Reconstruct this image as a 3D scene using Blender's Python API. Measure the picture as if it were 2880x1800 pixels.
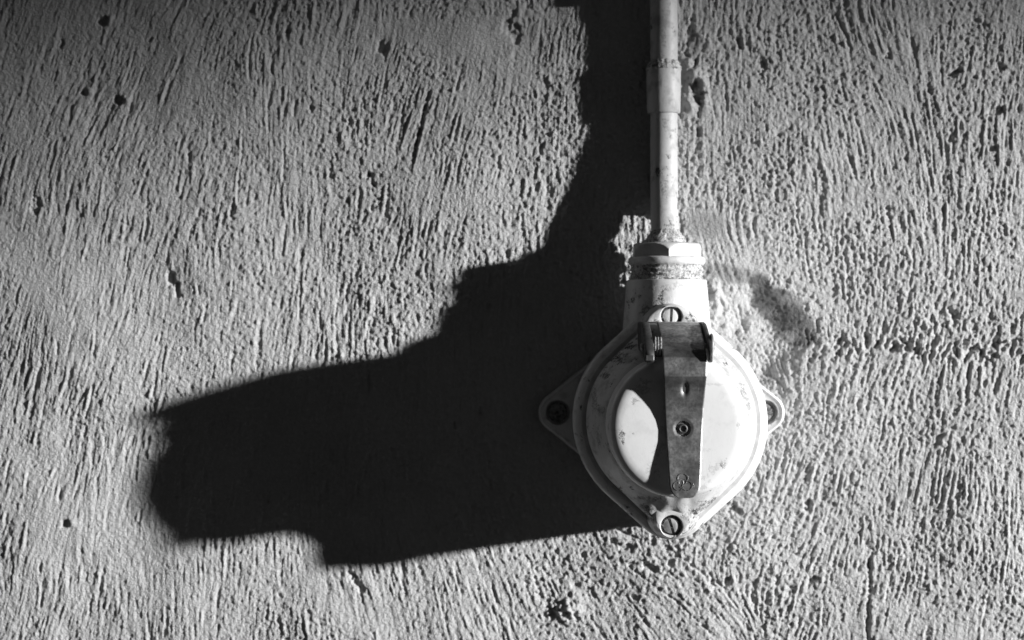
import bpy, math
import numpy as np
from mathutils import Vector

for o in list(bpy.data.objects):
    bpy.data.objects.remove(o)
scene = bpy.context.scene
COL = scene.collection

# ------------------------------------------------------------------ units
# one unit U = 0.16 mm; x runs right, y runs down the wall, h stands out of the wall
U = 0.00016
CX, CY = 1440.0, 900.0          # where the lens axis meets the wall
DIST = 5300.0                   # lens to wall

def W(x, y, h=0.0):
    return Vector(((x - 1440.0) * U, -h * U, (900.0 - y) * U))

# ------------------------------------------------------------------ camera
cam = bpy.data.cameras.new('camera')
cam.sensor_width = 36.0
cam.lens = 36.0 * DIST / 2880.0
cam.shift_y = -(900.0 - CY) / 2880.0
cam.clip_start = 0.01
cam.clip_end = 100.0
cam.dof.use_dof = True
cam.dof.focus_distance = (DIST - 430.0) * U
cam.dof.aperture_fstop = 9.0
camo = bpy.data.objects.new('camera', cam)
COL.objects.link(camo)
camo.location = W(CX, CY, DIST)
camo.rotation_euler = (math.radians(90), 0, 0)
scene.camera = camo

# ------------------------------------------------------------------ world and lamp
world = bpy.data.worlds.new('World')
scene.world = world
world.use_nodes = True
bg = world.node_tree.nodes['Background']
bg.inputs[0].default_value = (1, 1, 1, 1)
bg.inputs[1].default_value = 0.026

LAMP_K, LAMP_TH, LAMP_D = 2.3, math.radians(8.0), 5.0
ldir = Vector((LAMP_K * math.cos(LAMP_TH), -1.0, LAMP_K * math.sin(LAMP_TH))).normalized()
lamp = bpy.data.lights.new('low_lamp', 'SPOT')
lamp.energy = 2900.0
lamp.color = (1, 1, 1)
lamp.shadow_soft_size = 0.084
lamp.spot_size = math.radians(6.8)
lamp.spot_blend = 0.75
lampo = bpy.data.objects.new('low_lamp', lamp)
COL.objects.link(lampo)
lampo.location = W(1861, 1159, 300) + ldir * LAMP_D
aim = W(1800, 1690, 0)
lampo.rotation_euler = (aim - lampo.location).to_track_quat('-Z', 'Y').to_euler()

vs = scene.view_settings
vs.view_transform = 'Standard'
vs.look = 'None'
vs.exposure = 0.0
vs.gamma = 1.0
vs.use_curve_mapping = False

# ------------------------------------------------------------------ node helpers
class NT:
    def __init__(self, name):
        self.m = bpy.data.materials.new(name)
        self.m.use_nodes = True
        self.t = self.m.node_tree
        self.b = self.t.nodes['Principled BSDF']
        self.co = self.t.nodes.new('ShaderNodeTexCoord').outputs['Object']
    def n(self, typ, **kw):
        nd = self.t.nodes.new(typ)
        for k, v in kw.items():
            setattr(nd, k, v)
        return nd
    def l(self, a, b):
        self.t.links.new(a, b)
    def put(self, sock, v):
        if hasattr(v, 'is_linked'):
            self.l(v, sock)
        else:
            sock.default_value = v
    def noise(self, scale, detail=3.0, rough=0.55, vec=None, dist=0.0):
        nd = self.n('ShaderNodeTexNoise')
        nd.inputs['Scale'].default_value = scale
        nd.inputs['Detail'].default_value = detail
        nd.inputs['Roughness'].default_value = rough
        nd.inputs['Distortion'].default_value = dist
        self.l(vec if vec is not None else self.co, nd.inputs['Vector'])
        return nd.outputs['Fac']
    def math(self, op, a, b=0.0, c=0.0, clamp=False):
        nd = self.n('ShaderNodeMath', operation=op, use_clamp=clamp)
        self.put(nd.inputs[0], a); self.put(nd.inputs[1], b); self.put(nd.inputs[2], c)
        return nd.outputs[0]
    def ramp(self, v, a, b, lo=0.0, hi=1.0):
        nd = self.n('ShaderNodeMapRange', interpolation_type='SMOOTHSTEP')
        self.put(nd.inputs['Value'], v)
        nd.inputs['From Min'].default_value = a; nd.inputs['From Max'].default_value = b
        nd.inputs['To Min'].default_value = lo; nd.inputs['To Max'].default_value = hi
        return nd.outputs[0]
    def mix(self, f, a, b):
        nd = self.n('ShaderNodeMix', data_type='FLOAT')
        self.put(nd.inputs[0], f); self.put(nd.inputs[2], a); self.put(nd.inputs[3], b)
        return nd.outputs[0]
    def stretch(self, sx, sy, sz):
        nd = self.n('ShaderNodeMapping')
        nd.inputs['Scale'].default_value = (sx, sy, sz)
        self.l(self.co, nd.inputs[0])
        return nd.outputs[0]
    def grey(self, v):
        nd = self.n('ShaderNodeCombineColor')
        for i in range(3):
            self.put(nd.inputs[i], v)
        self.l(nd.outputs[0], self.b.inputs['Base Color'])
    def bump(self, v, dist, strength=1.0):
        nd = self.n('ShaderNodeBump')
        nd.inputs['Strength'].default_value = strength
        nd.inputs['Distance'].default_value = dist
        self.l(v, nd.inputs['Height'])
        self.l(nd.outputs[0], self.b.inputs['Normal'])
    def set(self, **kw):
        for k, v in kw.items():
            self.put(self.b.inputs[k], v)

def S(units):            # noise scale that gives features of this many units
    return 1.0 / (units * U)

def mat_plaster():
    t = NT('combed_plaster')
    big = t.noise(S(420), 3)
    fine = t.noise(S(8), 4, 0.65)
    grain = t.noise(S(4), 2, 0.6)
    v = t.math('ADD', t.ramp(big, 0.3, 0.7, 0.395, 0.455), t.ramp(fine, 0.3, 0.75, -0.04, 0.04))
    at = t.n('ShaderNodeAttribute', attribute_name='cement')      # grey cement filler pressed into the plaster
    t.grey(t.mix(at.outputs['Fac'], v, t.math('MULTIPLY', v, 0.27)))
    t.set(Roughness=0.95)
    t.b.inputs['Specular IOR Level'].default_value = 0.12
    hgt = t.math('ADD', t.math('MULTIPLY', fine, 1.0), t.math('MULTIPLY', grain, 0.55))
    t.bump(hgt, 4.6 * U, 1.0)
    return t.m

def mat_paint(name, base, spots=(), dirt=1.0, rough=0.38, fine=1.0):
    """white enamel with speckled dirt, rubbed patches and chips of their own shape"""
    t = NT(name)
    patch = t.noise(S(85), 3, 0.6)
    speck = t.noise(S(15), 6, 0.72, dist=0.5)
    mott = t.noise(S(38), 4, 0.6)
    # specks appear where the patch noise is high
    thr = t.math('ADD', speck, t.math('MULTIPLY', t.ramp(patch, 0.42, 0.72), 0.30))
    m1 = t.ramp(thr, 0.74, 0.86, 0.0, 0.9 * dirt)
    m2 = t.ramp(t.math('ADD', mott, t.math('MULTIPLY', speck, 0.25)), 0.60, 0.86, 0.0, 0.38 * dirt)
    # fine hairline scratches
    sc = t.noise(S(20), 3, 0.6, t.stretch(1.0, 1.0, 0.16), 1.2)
    m3 = t.ramp(t.math('ABSOLUTE', t.math('SUBTRACT', sc, 0.5)), 0.0, 0.012, 0.18 * dirt, 0.0)
    m = t.math('MAXIMUM', t.math('MAXIMUM', m1, m2), m3)
    sep = t.n('ShaderNodeSeparateXYZ')
    t.l(t.co, sep.inputs[0])
    wob = t.noise(S(16), 6, 0.78)
    flk = t.ramp(t.noise(S(7), 4, 0.75), 0.36, 0.56)
    for (sx, sy, rx, ry, k) in spots:          # chips, at units from the socket's axis
        dx = t.math('DIVIDE', t.math('SUBTRACT', sep.outputs[0], sx * U), rx * U)
        dz = t.math('DIVIDE', t.math('SUBTRACT', sep.outputs[2], sy * U), ry * U)
        d = t.math('SQRT', t.math('ADD', t.math('MULTIPLY', dx, dx), t.math('MULTIPLY', dz, dz)))
        d = t.math('ADD', d, t.math('MULTIPLY', t.math('SUBTRACT', wob, 0.5), 5.5))
        m = t.math('MAXIMUM', m, t.math('MULTIPLY', t.ramp(d, 0.6, 1.15, min(1, k * 1.15), 0.0), flk))
    t.grey(t.mix(m, base, 0.07))
    t.set(Roughness=t.mix(m, rough, 0.85))
    t.b.inputs['Specular IOR Level'].default_value = 0.4
    hb = t.math('SUBTRACT', t.math('MULTIPLY', t.noise(S(26), 3), 0.8), t.math('MULTIPLY', m, 0.7))
    t.bump(hb, 2.2 * U * fine, 0.55)
    return t.m

def mat_metal(name, base, metallic=0.75, rough=0.42, dark=0.35):
    t = NT(name)
    a = t.noise(S(60), 4, 0.6)
    b = t.noise(S(8), 3, 0.6)
    sc = t.noise(S(16), 2, 0.5, t.stretch(1.0, 1.0, 0.1))
    v = t.math('MULTIPLY', base, t.ramp(t.math('ADD', a, t.math('MULTIPLY', b, 0.35)), 0.42, 0.92, 1.25, dark))
    v = t.math('ADD', v, t.ramp(sc, 0.62, 0.72, 0.0, 0.10))
    t.grey(v)
    t.set(Metallic=metallic, Roughness=t.ramp(b, 0.3, 0.7, rough - 0.06, rough + 0.14))
    t.bump(t.math('ADD', b, t.math('MULTIPLY', sc, 0.6)), 0.5 * U, 0.5)
    return t.m

def mat_crust(name, lo, hi):
    t = NT(name)
    a = t.noise(S(7), 4, 0.7)
    b = t.noise(S(30), 3, 0.6)
    t.grey(t.ramp(t.math('ADD', a, t.math('MULTIPLY', b, 0.5)), 0.55, 0.92, lo, hi))
    t.set(Roughness=0.95)
    t.bump(a, 5 * U, 1.0)
    return t.m

M_WALL = mat_plaster()
M_BASE = mat_paint('white_enamel_box', 0.60, dirt=1.0)
M_COVER = mat_paint('white_enamel_cover', 0.52, dirt=1.3,
                    spots=[(-150, 168, 30, 18, .85), (-120, 196, 28, 13, .9), (-100, 222, 16, 8, .9), (-180, 150, 10, 14, .8), (-205, 60, 8, 40, .5), (-60, 232, 10, 6, .8), (60, 262, 26, 6, .6), (40, 244, 40, 5, .5), (-40, 262, 8, 6, .8), (140, 170, 30, 8, .3), (170, 140, 20, 14, .3), (-176, 120, 14, 8, .7), (182, 78, 16, 26, .6), (196, 50, 9, 34, .6),
                           (104, -208, 34, 12, .8), (80, -222, 24, 9, .7), (-88, -250, 34, 15, .85), (-70, -222, 20, 10, .7), (-60, -196, 36, 8, .6),
                           (40, -240, 22, 12, .5), (-190, 30, 11, 12, .6), (60, -268, 20, 7, .6), (-196, -40, 8, 26, .45)])
M_LID = mat_paint('white_enamel_lid', 0.66, dirt=0.32, rough=0.3, fine=0.35,
                  spots=[(-96, 92, 24, 12, .38), (-80, 112, 18, 9, .34), (-112, 60, 8, 9, .45), (-146, -22, 7, 14, .85), (-142, -40, 5, 6, .8),
                         (-116, -20, 3, 3, .8), (110, -96, 8, 11, .65), (86, 104, 34, 4, .22), (60, -60, 30, 5, .14), (150, 0, 7, 10, .35)])
M_PIPE = mat_paint('white_painted_conduit', 0.46, dirt=1.1, rough=0.5, spots=[(8, 210, 8, 7, .85), (-4, 120, 9, 34, .5), (6, 20, 16, 4, .7), (-2, 300, 8, 20, .4), (-6, 560, 9, 60, .35), (10, 620, 6, 30, .3)])
M_NECK = mat_paint('white_enamel_neck', 0.62, dirt=0.9, rough=0.34, spots=[(-22, 322, 10, 26, .9), (-34, 300, 12, 18, .8), (-56, 290, 20, 24, .6), (-6, 352, 40, 8, .35), (-95, 318, 5, 6, .9), (40, 362, 30, 6, .3)])
M_NUT = mat_paint('white_painted_nut', 0.58, dirt=0.9, rough=0.45)
M_STRAP = mat_metal('worn_steel', 0.30, 0.88, 0.42)
M_DARK = mat_metal('dark_steel', 0.09, 0.7, 0.55)
M_SCREW = mat_metal('screw_steel', 0.50, 0.45, 0.32)
M_CRUST = mat_crust('dirty_crust', 0.10, 0.62)
M_RUST = mat_crust('dirt_filled_screw', 0.06, 0.30)

# ------------------------------------------------------------------ mesh helpers
def obj(name, verts, faces, mat, parent=None, smooth=True, angle=38, origin=None):
    """verts are (x, y, h) in units; origin is the thing's base in units"""
    o3 = W(*origin) if origin else Vector((0, 0, 0))
    me = bpy.data.meshes.new(name)
    me.from_pydata([tuple(W(*v) - o3) for v in verts], [], faces)
    me.materials.append(mat)
    if smooth:
        me.polygons.foreach_set('use_smooth', [True] * len(me.polygons))
        me.set_sharp_from_angle(angle=math.radians(angle))
    me.update()
    import bmesh
    bm = bmesh.new(); bm.from_mesh(me)
    bmesh.ops.recalc_face_normals(bm, faces=bm.faces)
    bm.to_mesh(me); bm.free()
    ob = bpy.data.objects.new(name, me)
    COL.objects.link(ob)
    if parent:
        ob.parent = parent
    return ob

def thing(name, label, cat, origin):
    e = bpy.data.objects.new(name, None)
    e.empty_display_size = 0.02
    e.location = W(*origin)
    e['label'] = label; e['category'] = cat
    COL.objects.link(e)
    return e

def loft(rings, cap0=True, cap1=True, v0=None, f0=None):
    v = v0 if v0 is not None else []
    f = f0 if f0 is not None else []
    base = len(v); n = len(rings[0])
    for r in rings:
        v.extend(r)
    for i in range(len(rings) - 1):
        a = base + i * n; b = a + n
        for j in range(n):
            k = (j + 1) % n
            f.append((a + j, a + k, b + k, b + j))
    if cap0: f.append(tuple(base + j for j in range(n))[::-1])
    if cap1: f.append(tuple(base + (len(rings) - 1) * n + j for j in range(n)))
    return v, f

def ring_wall(cx, cy, r, h, n=64, ph=0.0):          # a circle parallel to the wall
    return [(cx + r * math.cos(ph + 2 * math.pi * j / n), cy - r * math.sin(ph + 2 * math.pi * j / n), h) for j in range(n)]

def ring_up(cx, y, hp, r, n=64):                    # a circle round an upright axis
    return [(cx + r * math.cos(2 * math.pi * j / n), y, hp + r * math.sin(2 * math.pi * j / n)) for j in range(n)]

def tube(pts, r, n=8, v0=None, f0=None):
    v = v0 if v0 is not None else []
    f = f0 if f0 is not None else []
    P = [Vector(p) for p in pts]
    rings = []
    for i, p in enumerate(P):
        t = (P[min(i + 1, len(P) - 1)] - P[max(i - 1, 0)]).normalized()
        a = t.cross(Vector((0, 0, 1)))
        if a.length < 1e-3: a = t.cross(Vector((0, 1, 0)))
        a.normalize(); b = t.cross(a).normalized()
        rr = r[i] if isinstance(r, (list, tuple)) else r
        rings.append([tuple(p + rr * (math.cos(2 * math.pi * j / n) * a + math.sin(2 * math.pi * j / n) * b)) for j in range(n)])
    return loft(rings, True, True, v, f)

def prism_x(poly, x0, x1, bev=2.0):                 # polygon in (y, h), extruded along x with a small bevel
    c = (sum(p[0] for p in poly) / len(poly), sum(p[1] for p in poly) / len(poly))
    def inset(d):
        out = []
        for p in poly:
            dx, dy = p[0] - c[0], p[1] - c[1]; L = math.hypot(dx, dy)
            out.append((p[0] - dx / L * d, p[1] - dy / L * d))
        return out
    ii = inset(bev)
    rings = [[(x0, p[0], p[1]) for p in ii], [(x0 + bev, p[0], p[1]) for p in poly],
             [(x1 - bev, p[0], p[1]) for p in poly], [(x1, p[0], p[1]) for p in ii]]
    return loft(rings)

# ------------------------------------------------------------------ the wall: combed plaster as real relief
rng = np.random.default_rng(11)
G = 2.3
X0, X1, Y0, Y1 = -420.0, 3300.0, -420.0, 2220.0
nx = int((X1 - X0) / G) + 1; ny = int((Y1 - Y0) / G) + 1
gx = (X0 + np.arange(nx) * G).astype(np.float32)
gy = (Y0 + np.arange(ny) * G).astype(np.float32)
XX, YY = np.meshgrid(gx, gy)

def blur1(a, r, axis):
    r = int(max(1, r))
    p = [(0, 0), (0, 0)]; p[axis] = (r + 1, r)
    c = np.cumsum(np.pad(a, p, mode='reflect'), axis=axis, dtype=np.float64)
    n = a.shape[axis]
    hi = np.take(c, np.arange(2 * r + 1, 2 * r + 1 + n), axis=axis)
    lo = np.take(c, np.arange(0, n), axis=axis)
    return ((hi - lo) / (2 * r + 1)).astype(np.float32)

def blur(a, r, rep=2):
    for _ in range(rep):
        a = blur1(blur1(a, r, 0), r, 1)
    return a

def nrm(a):
    a = a - a.mean()
    return a / (a.std() + 1e-9)

def smooth_noise(feature):                          # noise with features of so many units
    r = max(1, int(feature / G / 2))
    return nrm(blur(rng.standard_normal((ny, nx)).astype(np.float32), r))

# direction of the comb strokes: degrees from upright, leaning right at the top = +
CTRL = [(150, 200, 20), (350, 300, 24), (400, 60, 22), (150, 700, 12), (150, 1200, 12), (150, 1650, 13), (450, 700, 12), (450, 1050, 9),
        (700, 300, 3), (700, 700, 4), (900, 500, 2), (1150, 300, 13), (1300, 380, 12), (1500, 200, 2), (1100, 800, 3), (1000, 1650, -13),
        (1250, 1650, -12), (600, 1650, 4), (350, 1500, 8), (1500, 1560, -20), (1650, 1650, -32), (1850, 1620, -42), (2000, 1740, -40), (1600, 1800, -20),
        (1990, 1500, 20), (2120, 1450, 24), (2200, 1560, 18), (2300, 1700, 12), (2500, 1500, 6), (2750, 1500, 5), (2750, 1250, 6),
        (2500, 1200, 9), (2400, 1060, 17), (2300, 1120, 16), (2550, 1010, 17), (2700, 1010, 15), (2200, 900, -24), (2100, 880, -30),
        (2060, 960, -32), (2250, 1010, -10), (2200, 1250, 18), (2000, 700, -12), (2100, 600, -3), (2300, 500, -6), (2450, 300, -15),
        (2500, 150, -12), (2600, 700, -4), (2800, 100, 10), (2800, 400, 6), (2000, 200, 2), (2050, 450, -3), (2780, 750, 3), (900, 1200, 2)]
c2 = np.zeros_like(XX); s2 = np.zeros_like(XX)
for (px, py, an) in CTRL:
    d2 = (XX - px) ** 2 + (YY - py) ** 2
    w = 1.0 / (d2 + 70.0 ** 2) ** 1.6 * 1e8
    c2 += w * math.cos(2 * math.radians(an)); s2 += w * math.sin(2 * math.radians(an))
ANG = 0.5 * np.arctan2(s2, c2)

def lic(src, ang, length):                          # drag noise along the strokes
    dx = np.sin(ang); dy = -np.cos(ang)
    acc = src.copy(); wsum = 1.0
    K = int(length / G)
    for sgn in (1.0, -1.0):
        px = np.tile(np.arange(nx, dtype=np.float32), (ny, 1))
        py = np.tile(np.arange(ny, dtype=np.float32)[:, None], (1, nx))
        ix = px.astype(np.int32); iy = py.astype(np.int32)
        for k in range(1, K + 1):
            px += sgn * dx[iy, ix]; py += sgn * dy[iy, ix]
            ix = np.clip(np.rint(px), 0, nx - 1).astype(np.int32)
            iy = np.clip(np.rint(py), 0, ny - 1).astype(np.int32)
            w = 0.5 + 0.5 * math.cos(math.pi * k / (K + 1))
            acc += w * src[iy, ix]; wsum += w
    return nrm(acc)

white = lambda: rng.standard_normal((ny, nx)).astype(np.float32)
jit = np.tanh(smooth_noise(220) * 1.6) * math.radians(3.5)
jit2 = np.tanh(smooth_noise(100) * 2.2) * math.radians(8.0)
fine = lic(blur(white(), 1, 1), ANG + jit2, 20)
mid = lic(white(), ANG + jit, 40)
mid2 = lic(blur(white(), 1, 2), ANG + jit2, 44)
long_ = lic(blur(white(), 1, 1), ANG + jit, 110)
long2 = lic(smooth_noise(9), ANG + jit2, 90)
wide = lic(smooth_noise(12), ANG + jit2, 36)
peb = smooth_noise(6.5); peb2 = smooth_noise(13); peb3 = smooth_noise(24); grain = nrm(white())
streak = 0.5 + 0.5 * np.tanh(smooth_noise(150) * 1.3)      # combed hard here, trowelled there
amount = 0.5 + 0.5 * np.tanh(smooth_noise(130) * 1.2)
rightness = np.clip((XX - 300) / 1100.0, 0, 1)
near = np.exp(-(((XX - 1950) / 420.0) ** 2 + ((YY - 1560) / 210.0) ** 2)) + np.exp(-(((XX - 2230) / 260.0) ** 2 + ((YY - 1000) / 170.0) ** 2))
near = np.clip(near * 1.1, 0, 1)                            # crumbly round the fitting
streak = streak * (1 - 0.75 * near)
tail = lambda n, t, k: np.where(n < -t, -t + (n + t) * k, np.where(n > 1.4, 1.4 + (n - 1.4) * (0.5 + 0.5 * k), n))
coarse = 0.5 + 0.5 * np.tanh(smooth_noise(110) * 1.5)
H = (0.55 * fine + (0.55 - 0.25 * coarse) * mid + (0.15 + 0.58 * coarse) * mid2 + (0.15 + 0.42 * streak) * tail(long_, 1.2, 2.0) + (0.08 + 0.36 * streak) * tail(long2, 1.2, 2.6)
     + (0.20 + 0.45 * coarse) * tail(wide, 1.2, 2.8)) * (0.55 + 0.75 * amount)
crumb = (0.40 + 0.65 * (1 - streak)) * (0.55 + 0.55 * rightness)
H += 0.44 * grain + crumb * (0.95 * tail(peb, 1.2, 2.2) + 1.5 * np.maximum(peb2 - 0.9, 0) - 1.7 * np.maximum(-peb2 - 1.2, 0) - 2.2 * np.maximum(-peb3 - 1.6, 0))
H += 0.32 * (H - blur(H, 2, 1))                            # crisp crests
H *= 0.86 + 0.13 * rightness
# single strokes of the comb: a groove with a burr on its left, each with its own start and end
for _ in range(900):
    x0 = rng.uniform(X0 + 60, X1 - 60); y0 = rng.uniform(Y0 + 150, Y1 - 150)
    L = rng.uniform(35, 150); w = rng.uniform(2.6, 5.5); dp = rng.uniform(1.6, 4.4)
    i = int((x0 - X0) / G); j = int((y0 - Y0) / G)
    an = float(ANG[j, i]) + rng.normal(0, 0.09)
    r = int((L / 2 + 20) / G)
    ja, jb, ia, ib = max(0, j - r), min(ny, j + r), max(0, i - r), min(nx, i + r)
    dx = XX[ja:jb, ia:ib] - x0; dy = YY[ja:jb, ia:ib] - y0
    t_ = dx * math.sin(an) - dy * math.cos(an); n_ = dx * math.cos(an) + dy * math.sin(an) + 3.0 * np.sin(t_ / 34.0 + x0)
    env = np.clip(1.15 - (2 * t_ / L) ** 2, 0, 1) * np.clip(0.75 + 0.35 * peb2[ja:jb, ia:ib], 0, 1.3)
    H[ja:jb, ia:ib] += env * dp * (0.75 * np.exp(-((n_ + 1.8 * w) / (1.0 * w)) ** 2) - np.exp(-(n_ / w) ** 2))
H += smooth_noise(60) * 1.3 + smooth_noise(260) * 6.5

def gauss(x, y, rx, ry=None, an=0.0):
    ry = ry or rx
    a = math.radians(an); ca, sa = math.cos(a), math.sin(a)
    dx, dy = XX - x, YY - y
    u = (dx * ca + dy * sa) / rx; v = (-dx * sa + dy * ca) / ry
    return np.exp(-(u * u + v * v))

wob = smooth_noise(16); wob2 = smooth_noise(40)
def pit(x, y, rx, ry, depth, an=0.0):
    global H
    i0 = max(0, int((x - 5 * max(rx, ry) - X0) / G)); i1 = int((x + 5 * max(rx, ry) - X0) / G)
    j0 = max(0, int((y - 5 * max(rx, ry) - Y0) / G)); j1 = int((y + 5 * max(rx, ry) - Y0) / G)
    a = math.radians(an); ca, sa = math.cos(a), math.sin(a)
    dx, dy = XX[j0:j1, i0:i1] - x, YY[j0:j1, i0:i1] - y
    u = (dx * ca + dy * sa) / rx; v = (-dx * sa + dy * ca) / ry
    d = u * u + v * v + 0.45 * wob[j0:j1, i0:i1] + 0.35 * peb[j0:j1, i0:i1]
    H[j0:j1, i0:i1] -= depth / (1 + np.exp((d - 1.0) * 5))

# named blemishes that the wall shows
for (x, y, rx, ry, dp, an) in [(333, 280, 12, 14, 16, 0), (232, 256, 9, 9, 12, 0), (286, 54, 11, 14, 14, 0), (168, 120, 8, 12, 9, 0), (1446, 95, 17, 26, 15, 15),
        (1077, 131, 15, 20, 14, -10), (1430, 60, 10, 30, 10, 30), (655, 600, 8, 22, 13, 5), (873, 308, 8, 9, 10, 0), (985, 340, 6, 16, 9, 10),
        (1048, 512, 6, 22, 14, -25), (1040, 495, 10, 8, 12, 0), (810, 90, 7, 7, 12, 0), (100, 580, 14, 26, 9, 10), (480, 780, 9, 22, 11, -10), (500, 815, 7, 18, 10, 0),
        (185, 1472, 10, 10, 14, 0), (1556, 1735, 7, 12, 5, 14), (990, 1625, 8, 30, 14, -28), (1015, 1660, 8, 10, 10, 0),
        (1775, 1590, 22, 11, 12, 35), (1835, 1600, 22, 9, 12, 25), (1885, 1582, 8, 10, 12, 0), (1725, 1525, 9, 9, 9, 0), (1760, 1540, 13, 8, 9, 0),
        (2045, 1637, 9, 14, 11, 30), (2000, 1640, 7, 9, 10, 0), (2273, 1422, 11, 17, 13, 0), (2285, 1626, 8, 8, 9, 0), (2692, 201, 17, 8, 16, -20),
        (2815, 187, 14, 12, 15, 0), (2808, 310, 24, 9, 15, -15), (2800, 415, 16, 8, 12, -20), (2500, 150, 10, 14, 9, 0), (2145, 175, 11, 24, 9, -10),
        (2080, 118, 9, 16, 9, 0), (2620, 255, 9, 9, 9, 0), (2500, 600, 8, 15, 8, 0), (2680, 880, 6, 22, 9, -25), (2560, 980, 13, 9, 10, 0), (2790, 1005, 14, 9, 9, 0),
        (1785, 1680, 12, 7, 10, 20), (1735, 1675, 10, 7, 9, 0), (1640, 1560, 8, 8, 8, 0), (1950, 1470, 26, 15, 8, -35), (2060, 1440, 18, 22, 9, 10),
        (1940, 100, 11, 34, 12, 5), (1950, 175, 9, 14, 13, 10), (1932, 150, 8, 14, 11, -15), (1958, 262, 15, 32, 12, -18), (1966, 372, 7, 14, 9, 0)]:
    pit(x, y, rx, ry, dp, an)
def groove(pts, w, depth):
    for (a, b) in zip(pts[:-1], pts[1:]):
        n = max(2, int(math.hypot(b[0] - a[0], b[1] - a[1]) / 14))
        for i in range(n):
            f = i / n
            an = math.degrees(math.atan2(b[0] - a[0], -(b[1] - a[1])))
            pit(a[0] + (b[0] - a[0]) * f + rng.uniform(-1, 1), a[1] + (b[1] - a[1]) * f, w * rng.uniform(0.7, 1.25), 11, depth * rng.uniform(0.5, 1.1), an)
groove([(1205, 270), (1187, 340), (1172, 400), (1162, 470)], 5.0, 9)
groove([(2446, 1560), (2447, 1640), (2440, 1720), (2438, 1830)], 6.0, 9)
groove([(2020, 1100), (2025, 1000)], 2.0, 1)
groove([(1404, 420), (1398, 520)], 4.0, 5)
groove([(1790, 1610), (1900, 1690), (2010, 1790)], 3.4, 4)
groove([(1700, 1470), (1760, 1500), (1830, 1530)], 3.6, 5.5)
groove([(1880, 1540), (1960, 1600), (2060, 1670)], 3.4, 3.5)
# scattered little pits and grit, more of them to the right
for _ in range(240):
    x = rng.uniform(X0, X1); y = rng.uniform(Y0, Y1)
    if rng.random() > 0.35 + 0.5 * (x / 2880.0): continue
    r = rng.uniform(2.4, 5.0)
    pit(x, y, r, r * rng.uniform(1.0, 3.2), rng.uniform(4, 9), math.degrees(float(ANG[min(ny - 1, max(0, int((y - Y0) / G))), min(nx - 1, max(0, int((x - X0) / G)))])))
# lump beside the big pit below the socket and a few smaller pebbles under the skin
H += (17 + 3 * peb2 + 2 * peb) * gauss(1600, 1716, 32, 40) + 7 * gauss(966, 390, 10) + 9 * gauss(205, 1470, 11) + 9 * gauss(352, 280, 12) + 8 * gauss(250, 256, 9) + 9 * gauss(310, 56, 14)
# the seam to the right of the socket where one trowel pass ended
seam = 955 + 22 * np.sin((XX - 2300) / 240.0) + wob2 * 7
H += np.where(XX > 2230, 1, 0) * (6.5 * np.tanh((YY - seam) / 10.0) * np.exp(-np.maximum(0, YY - seam) / 260.0) * np.clip((XX - 2230) / 120, 0, 1)) * (1 - 0.0 * XX)
H += -9 * np.exp(-((YY - seam) / 9.0) ** 2) * np.clip((XX - 2260) / 60, 0, 1) * (0.55 + 0.45 * np.tanh(wob))
for x in np.arange(2270, 3300, 13.0):
    if rng.random() < 0.25: continue
    y = 955 + 22 * math.sin((x - 2300) / 240.0) + rng.normal(0, 10)
    pit(x + rng.normal(0, 6), y, rng.uniform(3.5, 9), rng.uniform(7, 18), rng.uniform(6, 13), rng.uniform(-30, 55))
for x in np.arange(2300, 3300, 22.0):                           # ragged ends of the strokes above and below it
    pit(x + rng.normal(0, 8), 985 + rng.normal(0, 16), rng.uniform(4, 7), rng.uniform(12, 22), rng.uniform(5, 9), 25)
    pit(x + rng.normal(0, 8), 915 + rng.normal(0, 16), rng.uniform(3, 6), rng.uniform(12, 22), rng.uniform(3, 7), 2)
# smooth scooped filler round the fitting
def blob(x, y, rx, ry, an, soft=0.25):
    a = math.radians(an); ca, sa = math.cos(a), math.sin(a)
    dx, dy = XX - x, YY - y
    u = (dx * ca + dy * sa) / rx; v = (-dx * sa + dy * ca) / ry
    d = np.sqrt(u * u + v * v) + 0.10 * wob2 + 0.05 * wob
    return 1 / (1 + np.exp((d - 1) / soft * 2.2))
def smooth_patch(m, keep=0.25):
    global H
    low = blur(H, 7, 2)
    H = H * (1 - m) + (low + (H - low) * keep) * m
scoop = blob(2205, 880, 128, 50, 48, 0.09)
smooth_patch(scoop, 0.5)
sd = (XX - 2205) * 0.70 - (YY - 880) * 0.71                    # across the scoop, towards the upper right
sl = (XX - 2205) * 0.71 + (YY - 880) * 0.70                    # along it
st = np.clip((sd + 52 + 6 * wob2) / 100.0, 0, 1); st = st * st * (3 - 2 * st)
al = np.exp(-np.maximum(0, np.abs(sl + 5) - 75) ** 2 / 45.0 ** 2)
H += -31 * (1 - st) * al * np.exp(-(np.maximum(0, -sd - 52) / 260.0) ** 2) * (0.9 + 0.1 * wob2)
smooth_patch(blob(2060, 765, 120, 34, 8), 0.6)
smooth_patch(blob(1985, 630, 60, 48, 0), 0.35)
smooth_patch(blob(1310, 110, 170, 60, 0), 0.45)
smooth_patch(blob(1180, 90, 140, 50, 0), 0.5)
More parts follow.
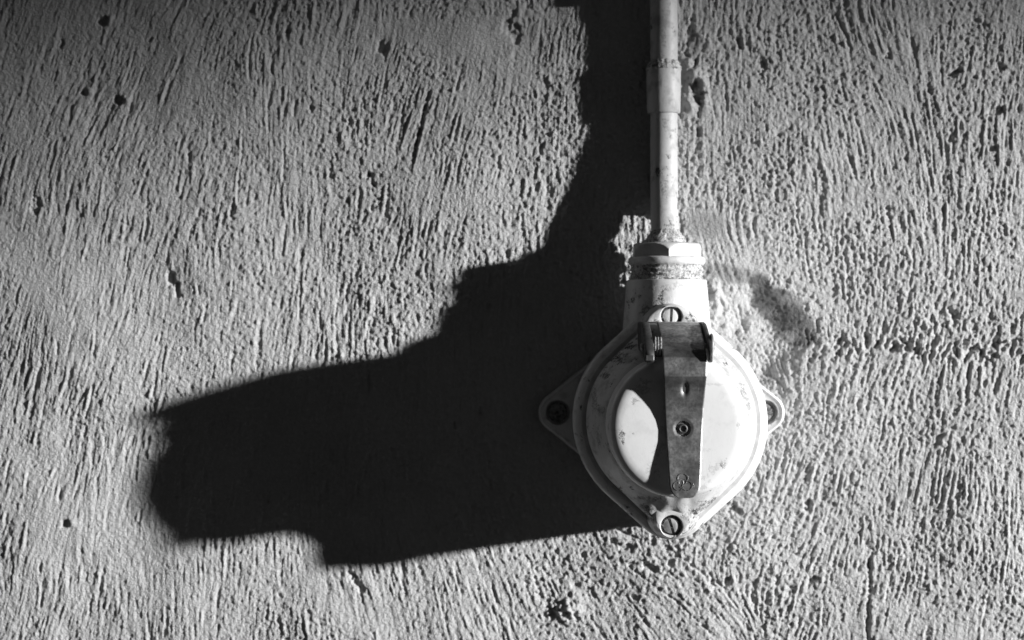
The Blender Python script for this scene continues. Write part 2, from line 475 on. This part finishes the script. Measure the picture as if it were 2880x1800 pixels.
# plaster pushed up round the conduit and its clamp
for (x, y, rx, ry, a) in [(1945, 205, 16, 40, 26), (1972, 235, 16, 34, 16), (1935, 300, 18, 26, 22), (1925, 175, 18, 14, 24), (1980, 270, 10, 44, 12),
                          (2010, 850, 30, 60, 14), (2045, 905, 30, 40, 10), (1720, 660, 36, 14, 9), (1790, 640, 44, 16, 12)]:
    H += a * gauss(x, y, rx, ry) * (0.8 + 0.25 * wob)
CEM = np.clip(1.1 * scoop * (0.85 + 0.2 * wob2) + 0.55 * blob(2055, 768, 85, 22, 10) + 0.4 * blob(1985, 632, 52, 40, 0) + 0.6 * blob(1962, 262, 15, 46, -14) + 0.5 * blob(1955, 130, 16, 40, 0), 0, 1).astype(np.float32)
# hollow behind the box so that nothing of the wall pokes into it
H = np.clip(H, -46, 40)

# a tensor grid: fine in view, wider steps beyond
GM = 2.6                                            # mesh step in view
def axis(a0, a1, m0, m1):
    mid_ = np.arange(a0, a1 + 0.1, GM)
    def out(a, m, sg):
        r = [a]; st = GM
        while (m - r[-1]) * sg > 0:
            st = min(st * 1.05, 8.0) if abs(r[-1] - a) < 900 else min(st * 1.2, 60.0)
            r.append(r[-1] + sg * st)
        return r[1:]
    return np.concatenate([np.array(out(a0, m0, -1)[::-1]), mid_, np.array(out(mid_[-1], m1, 1))])
vx = axis(-20, 2900, -2600, 5500); vy = axis(-20, 1820, -2000, 3900)
def fold(v, n):
    i = np.abs(v); p = 2 * (n - 1); i = np.mod(i, p)
    return np.where(i > n - 1, p - i, i)
fx = fold((vx - X0) / G, nx); fy = fold((vy - Y0) / G, ny)
ix = np.clip(fx.astype(int), 0, nx - 2); iy = np.clip(fy.astype(int), 0, ny - 2)
tx = (fx - ix)[None, :]; ty = (fy - iy)[:, None]
a = H[np.ix_(iy, ix)]; b = H[np.ix_(iy, ix + 1)]; c = H[np.ix_(iy + 1, ix)]; d = H[np.ix_(iy + 1, ix + 1)]
Z = (a * (1 - tx) + b * tx) * (1 - ty) + (c * (1 - tx) + d * tx) * ty
CE = CEM[np.ix_(iy, ix)]
nvx, nvy = len(vx), len(vy)
VX, VY = np.meshgrid(vx, vy)
co = np.empty((nvx * nvy, 3), np.float32)
co[:, 0] = ((VX - 1440.0) * U).ravel(); co[:, 1] = (-Z * U).ravel(); co[:, 2] = ((900.0 - VY) * U).ravel()
idx = np.arange(nvx * nvy, dtype=np.int32).reshape(nvy, nvx)
quads = np.stack([idx[1:, :-1], idx[1:, 1:], idx[:-1, 1:], idx[:-1, :-1]], axis=-1).reshape(-1, 4)
me = bpy.data.meshes.new('wall')
me.vertices.add(len(co)); me.vertices.foreach_set('co', co.ravel())
me.loops.add(quads.size); me.loops.foreach_set('vertex_index', quads.ravel())
me.polygons.add(len(quads))
me.polygons.foreach_set('loop_start', np.arange(0, quads.size, 4, dtype=np.int32))
me.polygons.foreach_set('use_smooth', np.ones(len(quads), dtype=bool))
me.update(calc_edges=True)
me.materials.append(M_WALL)
att = me.attributes.new('cement', 'FLOAT', 'POINT')
att.data.foreach_set('value', CE.ravel().astype(np.float32))
wall = bpy.data.objects.new('wall', me)
wall['kind'] = 'structure'
wall['label'] = 'rough grey plaster wall combed with upright strokes'
COL.objects.link(wall)

# ------------------------------------------------------------------ the conduit
AX, AY = 1861.0, 1166.0         # the socket's axis on the wall
TILT = 0.21                     # the box is a wedge: its face leans back at the top
def lean(x, y, h):
    return (x, y, h + TILT * min(y - AY, 205.0 + 0.3 * max(0.0, y - AY - 205.0)) * min(1.0, max(0.0, h) / 250.0))
PX = 1862.0                     # the conduit's axis
conduit = thing('conduit_pipe', 'thin white painted conduit pipe running up the plaster wall above the socket', 'pipe', (PX, 660, 0))
CO = (PX, 660, 0)
PR = 38.0
hp_pts = [(-1400, 57), (0, 57), (300, 57), (360, 60), (465, 73), (560, 90), (620, 103), (660, 113), (700, 125), (760, 140)]
def hp(y):
    for (a, b) in zip(hp_pts[:-1], hp_pts[1:]):
        if a[0] <= y <= b[0]:
            f = (y - a[0]) / (b[0] - a[0])
            return a[1] + (b[1] - a[1]) * f
    return hp_pts[-1][1]
def hps(y): return sum(hp(y + d) for d in range(-60, 61, 15)) / 9.0
rings = []
for y in [-1400, -900, -500, -300, -150, -50] + list(range(0, 741, 20)):
    wx = 1.2 * math.sin(y / 130.0)
    rings.append(ring_up(PX + wx, y, hps(y), PR, 40))
obj('pipe', *loft(rings), M_PIPE, conduit, origin=CO)
rr = np.random.default_rng(5)
def sleeve(y0, y1, r0, r1, name):
    rings = []
    for (y, r) in [(y0, PR - 1), (y0, r0 - 4), (y0 + 4, r0), (y0 + (y1 - y0) * 0.5, (r0 + r1) / 2 + 0.6), (y1 - 4, r1), (y1, r1 - 3), (y1, PR - 1)]:
        rings.append(ring_up(PX, y, hps(y), r, 48))
    return obj(name, *loft(rings, False, False), M_PIPE, conduit, origin=CO)
sleeve(196, 326, 48, 46, 'coupling_sleeve')
sleeve(-150, -12, 62, 62, 'coupling_sleeve')
r_ = np.random.default_rng(31)
rings = []
for y in range(150, 629, 8):
    tp = hps(y) - 10; k = 24
    e = min(1.0, max(0.02, (628 - y + r_.normal(0, 8)) / 70.0))
    prof = [(-30, -12), (-26, 0), (-21, tp * .35), (-17, tp * .7), (-12, tp), (12, tp), (17, tp * .7), (22, tp * .35), (27, 0), (31, -12)]
    rings.append([(PX + p[0] + r_.normal(0, 2.0), y + r_.normal(0, 1.5), p[1] * e + r_.normal(0, 1.5)) for p in prof])
obj('pipe_gap_blocker', *loft(rings), M_WALL, conduit, origin=CO, angle=80)  # added, hidden behind the pipe to stop light passing under it
# crust of filler along the sleeve's upper lip
def crust(name, prof, hpf, amp, parent, origin, n=96, mat=None, seed=3):
    r_ = np.random.default_rng(seed); rings = []
    for (y, r) in prof:
        nz = r_.standard_normal(n); nz = (nz + np.roll(nz, 1) + np.roll(nz, -1)) / 1.7
        hh = hpf(y)
        rings.append([(PX + (r + amp * nz[j]) * math.cos(2 * math.pi * j / n), y + amp * 0.5 * nz[(j * 7) % n], hh + (r + amp * nz[j]) * math.sin(2 * math.pi * j / n)) for j in range(n)])
    return obj(name, *loft(rings, False, False), mat or M_CRUST, parent, origin=origin, angle=80)
crust('filler_crust', [(176, PR - 3), (180, PR + 1.5), (185, PR + 4), (190, PR + 6.5), (196, PR + 9), (203, PR + 10), (206, PR + 5)], hps, 2.0, conduit, CO)
crust('sealing_collar', [(650, PR - 2), (657, PR + 1), (663, PR + 5), (669, PR + 11), (676, PR + 15), (683, PR + 18), (688, PR + 16), (690, PR + 4)], lambda y: hps(y) + 3, 1.0, conduit, CO, seed=9, mat=M_CRUST)
for k, (x, y, hgt, q) in enumerate([(1822, 186, 62, 1), (1826, 330, 60, -1)]):   # frayed bits of paint at the sleeve's lips
    obj('paint_flake', *tube([(x, y, hgt), (x - 6, y + 3 * q, hgt + 2), (x - 12, y - 9 * q, hgt + 5)], [1.6, 1.3, 0.6], 6), M_PIPE, conduit, origin=CO)

# ------------------------------------------------------------------ the socket
socket = thing('wall_socket', 'old white enamelled round socket with sprung lid and steel clasp', 'socket', (AX, AY, 0))
SO = (AX, AY, 0)
def part(name, vf, mat, parent=None, wedge=False, **kw):
    if wedge: vf = ([lean(*p) for p in vf[0]], vf[1])
    return obj(name, vf[0], vf[1], mat, parent or socket, origin=SO, **kw)

def hull_outline(R, r, d, n=200):
    """convex hull of the round box and its two screw ears, as polar radii"""
    al = math.asin((R - r) / d)                       # where the straight flanks touch
    out = []
    for j in range(n):
        ph = 2 * math.pi * j / n
        q = abs(((ph - math.pi / 2 + math.pi / 2) % math.pi) - math.pi / 2)   # 0 along x, pi/2 along the ears... folded
        ax = abs(math.cos(ph)); ay = abs(math.sin(ph))
        # flank: points p with p.(cos al', sin al') = R, the normal at angle al from x
        nx_, ny_ = math.cos(al), math.sin(al)
        ang = math.atan2(ay, ax)
        if ang <= al:
            rho = R
        else:
            rho = R / (ax * nx_ + ay * ny_)
            # beyond the flank the ear circle takes over
            tx_, ty_ = r * nx_, d + r * ny_
            if ang > math.atan2(ty_, tx_):
                bb = ay * d
                rho = bb + math.sqrt(max(0, bb * bb - d * d + r * r))
        out.append(rho)
    return out
NS = 200
def hull_ring(R, r, d, h, n=NS):
    o = hull_outline(R, r, d, n)
    return [(AX + o[j] * math.cos(2 * math.pi * j / n), AY - o[j] * math.sin(2 * math.pi * j / n), h) for j in range(n)]

ED = 208.0
rings = [hull_ring(*q) for q in [(250, 95, ED, -25), (250, 95, ED, 0), (250, 95, ED, 150), (250.5, 95.5, ED, 242), (253, 98, ED, 250), (257.5, 102.5, ED, 256), (259, 104, ED, 263), (259, 104, ED, 288),
                                 (256.5, 101.5, ED, 295), (251, 96, ED, 301), (243, 88, ED, 307), (237, 82, ED, 310), (228, 74, ED, 310.5), (215, 66, ED, 310.5)]]
box = part('box', loft(rings, True, True), M_BASE, wedge=True)

def mat_gasket():
    t = NT('grey_gasket')
    t.grey(t.ramp(t.noise(S(30), 3), 0.3, 0.7, 0.40, 0.50)); t.set(Roughness=0.8)
    return t.m
part('gasket', loft([hull_ring(*q) for q in [(238, 84, ED, 304), (238, 84, ED, 312), (236.5, 82.5, ED, 313.5), (220, 70, ED, 313.5)]], True, True), mat_gasket(), wedge=True)
# cover: from its foot up over the shoulder to the lid seat
foot = hull_outline(225, 72, ED, NS)
rings = []
for (R, r, h) in [(225, 74, 306), (225, 74, 324), (224, 73, 332), (221, 70, 340), (216.5, 66, 347)]:
    rings.append(hull_ring(R, r, ED, h))
o5 = hull_outline(216.5, 66, ED, NS)
HOLES = [(AX + 2, AY - 276), (AX - 6, AY + 270)]
for i in range(1, 31):
    f = i / 30.0
    ring = []
    for j in range(NS):
        rho = o5[j] * (1 - f) + 176 * f
        span = (o5[j] - 176) / 45.0
        w_ = min(1.0, max(0.0, (span - 1.0) / 0.8))
        lo_ = w_ * max(0.0, -math.sin(2 * math.pi * j / NS))
        h = 347 + (78 + 12 * lo_) * ((1 - w_) * (0.55 * f + 0.45 * math.sin(f * math.pi / 2)) + w_ * ((0.06 * f + 0.94 * f ** 2.6) if math.sin(2 * math.pi * j / NS) > 0 else (0.10 * f + 0.90 * f ** 2.4)))
        x = AX + rho * math.cos(2 * math.pi * j / NS); y = AY - rho * math.sin(2 * math.pi * j / NS)
        for (hx, hy) in HOLES:
            dd = math.hypot(x - hx, y - hy)
            h = 296 if dd < 35 else min(h, (350 + (dd - 36) * 1.2) if hy > AY else (346 + (dd - 36) * 1.2))
        ring.append((x, y, h))
    rings.append(ring)
rings.append([(AX + 166 * math.cos(2 * math.pi * j / NS), AY - 166 * math.sin(2 * math.pi * j / NS), 425 + 12 * max(0.0, -math.sin(2 * math.pi * j / NS)) ** 4) for j in range(NS)])
v, f = loft(rings, False, False)
# raised pads that carry the two cover screws
def pad(sgn, hx, hy, v, f):
    dh = -5 if sgn > 0 else 0
    n = 72; pc = AY + sgn * (236 if sgn > 0 else 228); R0 = 74 if sgn > 0 else 84
    def mixr(t, R, h):
        return [(AX * (1 - t) + hx * t + R * math.cos(2 * math.pi * j / n), pc * (1 - t) + hy * t - R * math.sin(2 * math.pi * j / n), h + dh) for j in range(n)]
    if sgn > 0:
        prof = [mixr(0, R0, 290), mixr(0, R0 - 1.5, 308), mixr(0, R0 - 5, 322), mixr(0.02, R0 - 9, 334), mixr(0.05, R0 - 14, 344), mixr(0.12, R0 - 20, 352), mixr(0.3, R0 - 26, 357), mixr(0.6, 42, 360), mixr(0.95, 31.5, 361)]
    else:
        prof = [mixr(0, R0, 290), mixr(0, R0 - 0.5, 328), mixr(0, R0 - 2, 340), mixr(0, R0 - 4.5, 348), mixr(0.01, R0 - 8, 354), mixr(0.05, R0 - 12, 358), mixr(0.3, R0 - 25, 360), mixr(0.7, 42, 360.5), mixr(0.95, 31.5, 361)]
    prof += [
            mixr(1, 29.5, 360), mixr(1, 28, 357), mixr(1, 28, 330), mixr(1, 6, 330)]
    loft(prof, False, True, v, f)
pad(-1, HOLES[0][0], HOLES[0][1], v, f)
pad(1, HOLES[1][0], HOLES[1][1], v, f)
cover = part('cover', (v, f), M_COVER, wedge=True)

# lid
LY = AY + 4
rings = [ring_wall(AX, LY, r, h, 120) for (r, h) in [(168, 408), (177, 416), (179, 422), (179, 500), (178, 510), (175, 518.5), (169.5, 525.5), (161, 530.5), (151, 533),
                                                    (140, 534), (100, 535), (50, 535.6), (12, 536)]]
LT = 0.07
LP = lambda y: 559 + LT * (y - 1170)                 # plane of the lid's face
v, f = loft(rings)
v = [(x, y, (h + TILT * (y - AY)) * (1 - q) + (h + 25 + LT * (y - 1170)) * q) for (x, y, h) in v for q in [min(1.0, max(0.0, (h - 425) / 75.0))]]
lid = part('lid', (v, f), M_LID)

# mounting lugs on the wall, each with a countersunk screw
def lug(sgn):
    hx, hy = AX - 2 + sgn * 291, AY - 7
    n = 120; t0 = math.radians(51.4)
    def outl(R, h, cap=170):
        out = []
        for j in range(n):
            ps = 2 * math.pi * j / n; pw = (ps + math.pi) % (2 * math.pi) - math.pi
            ap = abs(pw)
            rho = R if ap <= t0 else min(cap, R / max(0.05, math.cos(ap - t0)) if ap - t0 < math.pi / 2 - 0.05 else cap)
            out.append((hx + sgn * rho * math.cos(pw), hy - rho * math.sin(pw), h))
        return out
    rings = [outl(54, -22), outl(54, 20), outl(53, 26), outl(50.5, 30), outl(47, 32), outl(44, 31), outl(41, 28.5), ring_wall(hx, hy, 35.5, 28, n, 0)]
    if sgn < 0:
        rings[-1] = [(hx - 35.5 * math.cos(2 * math.pi * j / n), hy - 35.5 * math.sin(2 * math.pi * j / n), 28) for j in range(n)]
    last = rings[-1]
    def sc(r, h): return [(hx + (p[0] - hx) * r / 35.5, hy + (p[1] - hy) * r / 35.5, h) for p in last]
    rings += [sc(34, 26.5), sc(33.5, 4), sc(5, 3)]
    lg = part('lug', loft(rings), M_BASE)
    r_ = np.random.default_rng(8 + sgn)
    vv = [ring_wall(hx, hy, r, h, 40) for (r, h) in [(26, 2), (27, 12), (25, 18), (19, 21), (9, 20), (2, 18.5)]]
    vv = [[(p[0] + r_.normal(0, .6), p[1] + r_.normal(0, .6), p[2] + r_.normal(0, 1.1)) for p in q] for q in vv]
    obj('mounting_screw', *loft(vv), M_RUST, lg, origin=SO)
lug(-1); lug(1)

# cover screws: slotted heads sunk in the pads
def screw(hx, hy, ang, hb, name='cover_screw', mat=M_SCREW):
    v, f = [], []
    R, g, n = 21.0, 3.6, 22
    ca, sa = math.cos(ang), math.sin(ang)
    loft([ring_wall(hx, hy, R, hb - 4, 40), ring_wall(hx, hy, R, hb + 3, 40), ring_wall(hx, hy, 3, hb + 3, 40)], True, True, v, f)
    for s in (-1, 1):
        a0 = math.asin(g / R)
        def half(k, h):
            pts = []
            for j in range(n):
                t = a0 + (math.pi - 2 * a0) * j / (n - 1)
                x, y = R * k * math.cos(t), s * max(g, R * k * math.sin(t))
                X = x * sa - y * ca; Y = x * ca + y * sa
                pts.append((hx + X, hy - Y, h))
            return pts if s > 0 else pts[::-1]
        loft([half(1, hb + 2), half(1, hb + 11), half(.93, hb + 14.5), half(.78, hb + 16), half(.4, hb + 17)], True, True, v, f)
    return part(name, (v, f), mat, angle=30, wedge=True)
screw(HOLES[0][0], HOLES[0][1], math.radians(4), 339, mat=M_NUT)
screw(HOLES[1][0], HOLES[1][1], math.radians(-17), 333)

# neck of the box and the gland above it
NH = 158.0
part('neck', loft([ring_up(PX, y, NH, r, 80) for (y, r) in [(792, 96), (790.5, 104), (791, 107), (794, 109), (840, 113), (900, 118), (960, 122), (1010, 124)]], True, True), M_NECK)
gland = part('gland_ring', loft([ring_up(PX, y, NH - 1, r, 80) for (y, r) in [(727, 60), (727.5, 97), (730, 102), (735, 104.5), (743, 104.5), (748, 102), (751, 98), (752, 80)]], True, True), M_NUT)
# threaded part under the ring, clogged with dirt
r_ = np.random.default_rng(21)
rings = []
for i in range(17):
    y = 749 + i * 2.6; nn = 120
    nz = r_.standard_normal(nn); nz = (nz + np.roll(nz, 1)) / 1.5
    rad = 97.5 + 1.8 * math.cos(i * 1.25) + (1.5 if i in (6, 7) else 0)
    rings.append([(PX + (rad + 1.1 * nz[j]) * math.cos(2 * math.pi * j / nn), y, NH + (rad + 1.1 * nz[j]) * math.sin(2 * math.pi * j / nn)) for j in range(nn)])
part('gland_thread', loft(rings, True, True), M_CRUST, angle=70)
# hexagon nut, one corner forward, chamfered above
rings = []
HR = 104.0
for (y, rc) in [(729, 200), (718, 200), (714, 105), (710, 103.5), (706, 101.5), (702, 99), (698, 96), (695, 93), (692.5, 89.5), (691, 86), (690.5, 60)]:
    ring = []
    for j in range(144):
        t = 2 * math.pi * j / 144
        q = (t - math.pi / 2) % (math.pi / 3) - math.pi / 6
        hexr = HR * math.cos(math.pi / 6) / math.cos(q)
        rad = min(hexr, rc)
        ring.append((PX + rad * math.cos(t + 0.02), y, NH - 3 + rad * math.sin(t + 0.02)))
    rings.append(ring)
part('gland_nut', loft(rings), M_NUT, angle=24)

# steel clasp: a sprung strap bent at its rivet, running from the hinge down over the lid
SX = AX + 11.0
SPY = [(908, 392), (914, 425), (926, 460), (942, 500), (958, 536), (976, 568), (994, 588), (1014, 594)] + [(y, LP(y) + g) for (y, g) in
      [(1040, 50), (1068, 34), (1095, 25), (1120, 18), (1148, 13), (1174, 11), (1202, 12), (1238, 17), (1262, 20), (1284, 22), (1310, 23), (1345, 23)]]
SP = [(AY - y, h - 2) for (y, h) in SPY]
TIPV = SP[-1][0]; RIV = AY - 1173.0; DIM = AY - 1072.0
def strap_pt(s):                                    # arc-length walk along the strap's profile (up the wall, out of the wall)
    L = [0.0]
    for (a, b) in zip(SP[:-1], SP[1:]): L.append(L[-1] + math.hypot(b[0] - a[0], b[1] - a[1]))
    t = s * L[-1]
    for i in range(len(SP) - 1):
        if t <= L[i + 1] + 1e-9:
            f = (t - L[i]) / (L[i + 1] - L[i])
            return (SP[i][0] + (SP[i + 1][0] - SP[i][0]) * f, SP[i][1] + (SP[i + 1][1] - SP[i][1]) * f)
    return SP[-1]
def strap_h(vv):
    for (a, b) in zip(SP[4:-1], SP[5:]):
        if b[0] <= vv <= a[0]:
            return a[1] + (b[1] - a[1]) * (a[0] - vv) / (a[0] - b[0])
    return SP[-1][1]
def half_w(vv):
    w = 55.0 if vv > 150 else 55.0 - (150 - vv) / 329.0 * 18.5
    e = vv - TIPV                                  # rounded lower end
    if e < 34: w *= math.sqrt(max(0.0, 1 - ((34 - e) / 34.0) ** 2)) * 0.66 + 0.34
    return w
NV, NU = 300, 64
top, bot = [], []
pts = []
for i in range(NV + 1):
    vv = strap_pt(i / NV); pv = vv
    a = strap_pt(max(0, (i - 3) / NV)); b = strap_pt(min(1, (i + 3) / NV))
    tx_, th_ = b[0] - a[0], b[1] - a[1]; L = math.hypot(tx_, th_)
    nrm_v, nrm_h = -th_ / L, tx_ / L                 # normal, pointing out of the wall
    if nrm_h < 0: nrm_v, nrm_h = -nrm_v, -nrm_h
    
    w = half_w(vv[0])
    rt, rb = [], []
    for k in range(NU + 1):
        u = -1 + 2 * k / NU; x = u * w
        dz = 0.0
        ex, ey = x - 0.5, vv[0] - DIM              # pressed dimple
        q = (ex / 8.0) ** 2 + (ey / 17.0) ** 2
        dz -= 7.0 * math.exp(-q * 1.2)
        rr_ = math.hypot(x + 2.0, vv[0] - RIV)
        if rr_ < 18.5: dz -= 28.0                    # rivet hole
        elif rr_ < 26: dz += -2.0 * (1 - (rr_ - 17.5) / 8.5)
        edge = w - abs(x)
        dz -= 1.4 * max(0, 1 - edge / 2.5)
        rt.append((SX + x, AY - (vv[0] + nrm_v * (2 + dz)), vv[1] + nrm_h * (2 + dz)))
        dz2 = -26.0 if rr_ < 18.5 else 0
        rb.append((SX + x, AY - (vv[0] - nrm_v * 2), vv[1] - nrm_h * 2 + min(0, dz2)))
    top.append(rt); bot.append(rb)
v = [p for r in top for p in r] + [p for r in bot for p in r]
nb = (NV + 1) * (NU + 1)
f = []
for i in range(NV):
    for k in range(NU):
        a = i * (NU + 1) + k
        f.append((a, a + 1, a + NU + 2, a + NU + 1))
        f.append((nb + a, nb + a + NU + 1, nb + a + NU + 2, nb + a + 1))
    a = i * (NU + 1); f.append((a, a + NU + 1, nb + a + NU + 1, nb + a))
    a = i * (NU + 1) + NU; f.append((a, nb + a, nb + a + NU + 1, a + NU + 1))
for k in range(NU):
    f.append((k, nb + k, nb + k + 1, k + 1))
    a = NV * (NU + 1) + k; f.append((a, a + 1, nb + a + 1, nb + a))
clasp = part('clasp', (v, f), M_STRAP, angle=50)
# hollow rivet down in the hole
rx, ry = SX - 2.0, AY - RIV
obj('rivet', *loft([ring_wall(rx, ry, r, h, 32) for (r, h) in [(17, 555), (17, 563.5), (12, 564), (11.5, 570), (10.5, 572.5), (9, 573), (7.5, 571.5), (6.5, 566), (2, 565.5)]], True, True), M_STRAP, clasp, origin=SO)
# maker's emblem stamped near the tip: a trefoil round a looped letter
def emb(px, py):
    x, y = 1760 + px * 320.0 / 1613, 1100 + py * 320.0 / 1613
    vv = 0.0
    for _ in range(4):
        h = strap_h(vv); m = DIST / (DIST - h)
        vv = AY - (CY + (y - CY) / m)
    m = DIST / (DIST - h)
    return (CX + (x - CX) / m, AY - vv, h + 2.0)
def arc(cx, cy, r, a0, a1, n=14):
    return [(cx + r * math.cos(math.radians(a0 + (a1 - a0) * i / n)), cy - r * math.sin(math.radians(a0 + (a1 - a0) * i / n))) for i in range(n + 1)]
v, f = [], []
for st in [arc(803, 1238, 70, -28, 208), arc(738, 1342, 64, 80, 262), arc(872, 1342, 66, 100, -88),
           [(752, 1312), (750, 1275), (766, 1252), (795, 1242), (832, 1246), (856, 1270), (856, 1300), (838, 1318), (815, 1314)],
           [(806, 1262), (812, 1295), (806, 1330), (792, 1358), (772, 1366), (764, 1352)],
           [(806, 1372), (786, 1394), (770, 1404)], [(806, 1372), (824, 1392), (842, 1404)], [(880, 1252), (884, 1222), (868, 1186)], [(896, 1282), (950, 1310), (962, 1350)]]:
    tube([emb(*p) for p in st], 1.5, 6, v, f)
obj('emblem', v, f, M_STRAP, clasp, origin=SO)

# hinge: two ears, a pin and the coiled spring on it
def P(vu, h): return (AY - vu, h)
ear = [(AY - 895, 250), (906, 300), (905, 392), (909, 436), (922, 482), (940, 528), (958, 568), (974, 592), (988, 602), (1001, 601), (1006, 588), (1002, 550), (992, 500), (984, 440), (980, 360), (975, 300)][1:]
part('hinge_ear', prism_x(ear, AX - 88, AX - 66, 2.5), M_DARK)
part('hinge_ear', prism_x(ear, AX + 70, AX + 80, 2.5), M_DARK)
def disc_x(x0, x1, vu, h, r, n=36, rd=2.0):
    c = AY - vu
    def rg(x, rr_): return [(x, c + rr_ * math.cos(2 * math.pi * j / n), h + rr_ * math.sin(2 * math.pi * j / n)) for j in range(n)]
    return loft([rg(x0, r - rd), rg(x0 + rd, r), rg(x1 - rd, r), rg(x1, r - rd)])
pin = part('hinge_pin', disc_x(AX - 96, AX + 92, AY - 968, 535, 9, rd=1.5), M_SCREW)
obj('pin_head', *disc_x(AX + 80.5, AX + 88, AY - 962, 525, 28, rd=2.5), M_SCREW, pin, origin=SO)
v, f = [], []
for i in range(3):
    x = AX - 62 + i * 7.0
    n = 40
    pth = [(x + 5.0 * j / n, 968 + 23 * math.cos(2 * math.pi * j / n), 535 + 23 * math.sin(2 * math.pi * j / n)) for j in range(n + 1)]
    tube(pth, 3.3, 8, v, f)
part("hinge_spring", (v, f), M_RUST)
part('hinge_block', prism_x([(904, 290), (906, 350), (914, 385), (930, 410), (950, 430), (975, 430), (978, 390), (978, 310)], AX - 65, AX + 69, 2.5), M_COVER)
part('strap_gap_blocker', prism_x([(938, 420), (946, 488), (962, 528), (980, 556), (998, 570), (1016, 572), (1040, LP(1040) + 44), (1068, LP(1068) + 27), (1090, LP(1090) + 15), (1096, LP(1096) + 3), (1050, LP(1050) + 1.5), (1004, LP(1004) + 2), (982, LP(982) + 2), (979, 440)], SX - 48, SX + 48, 2.0), M_DARK)  # added wedge under the strap, blocks light between strap and lid
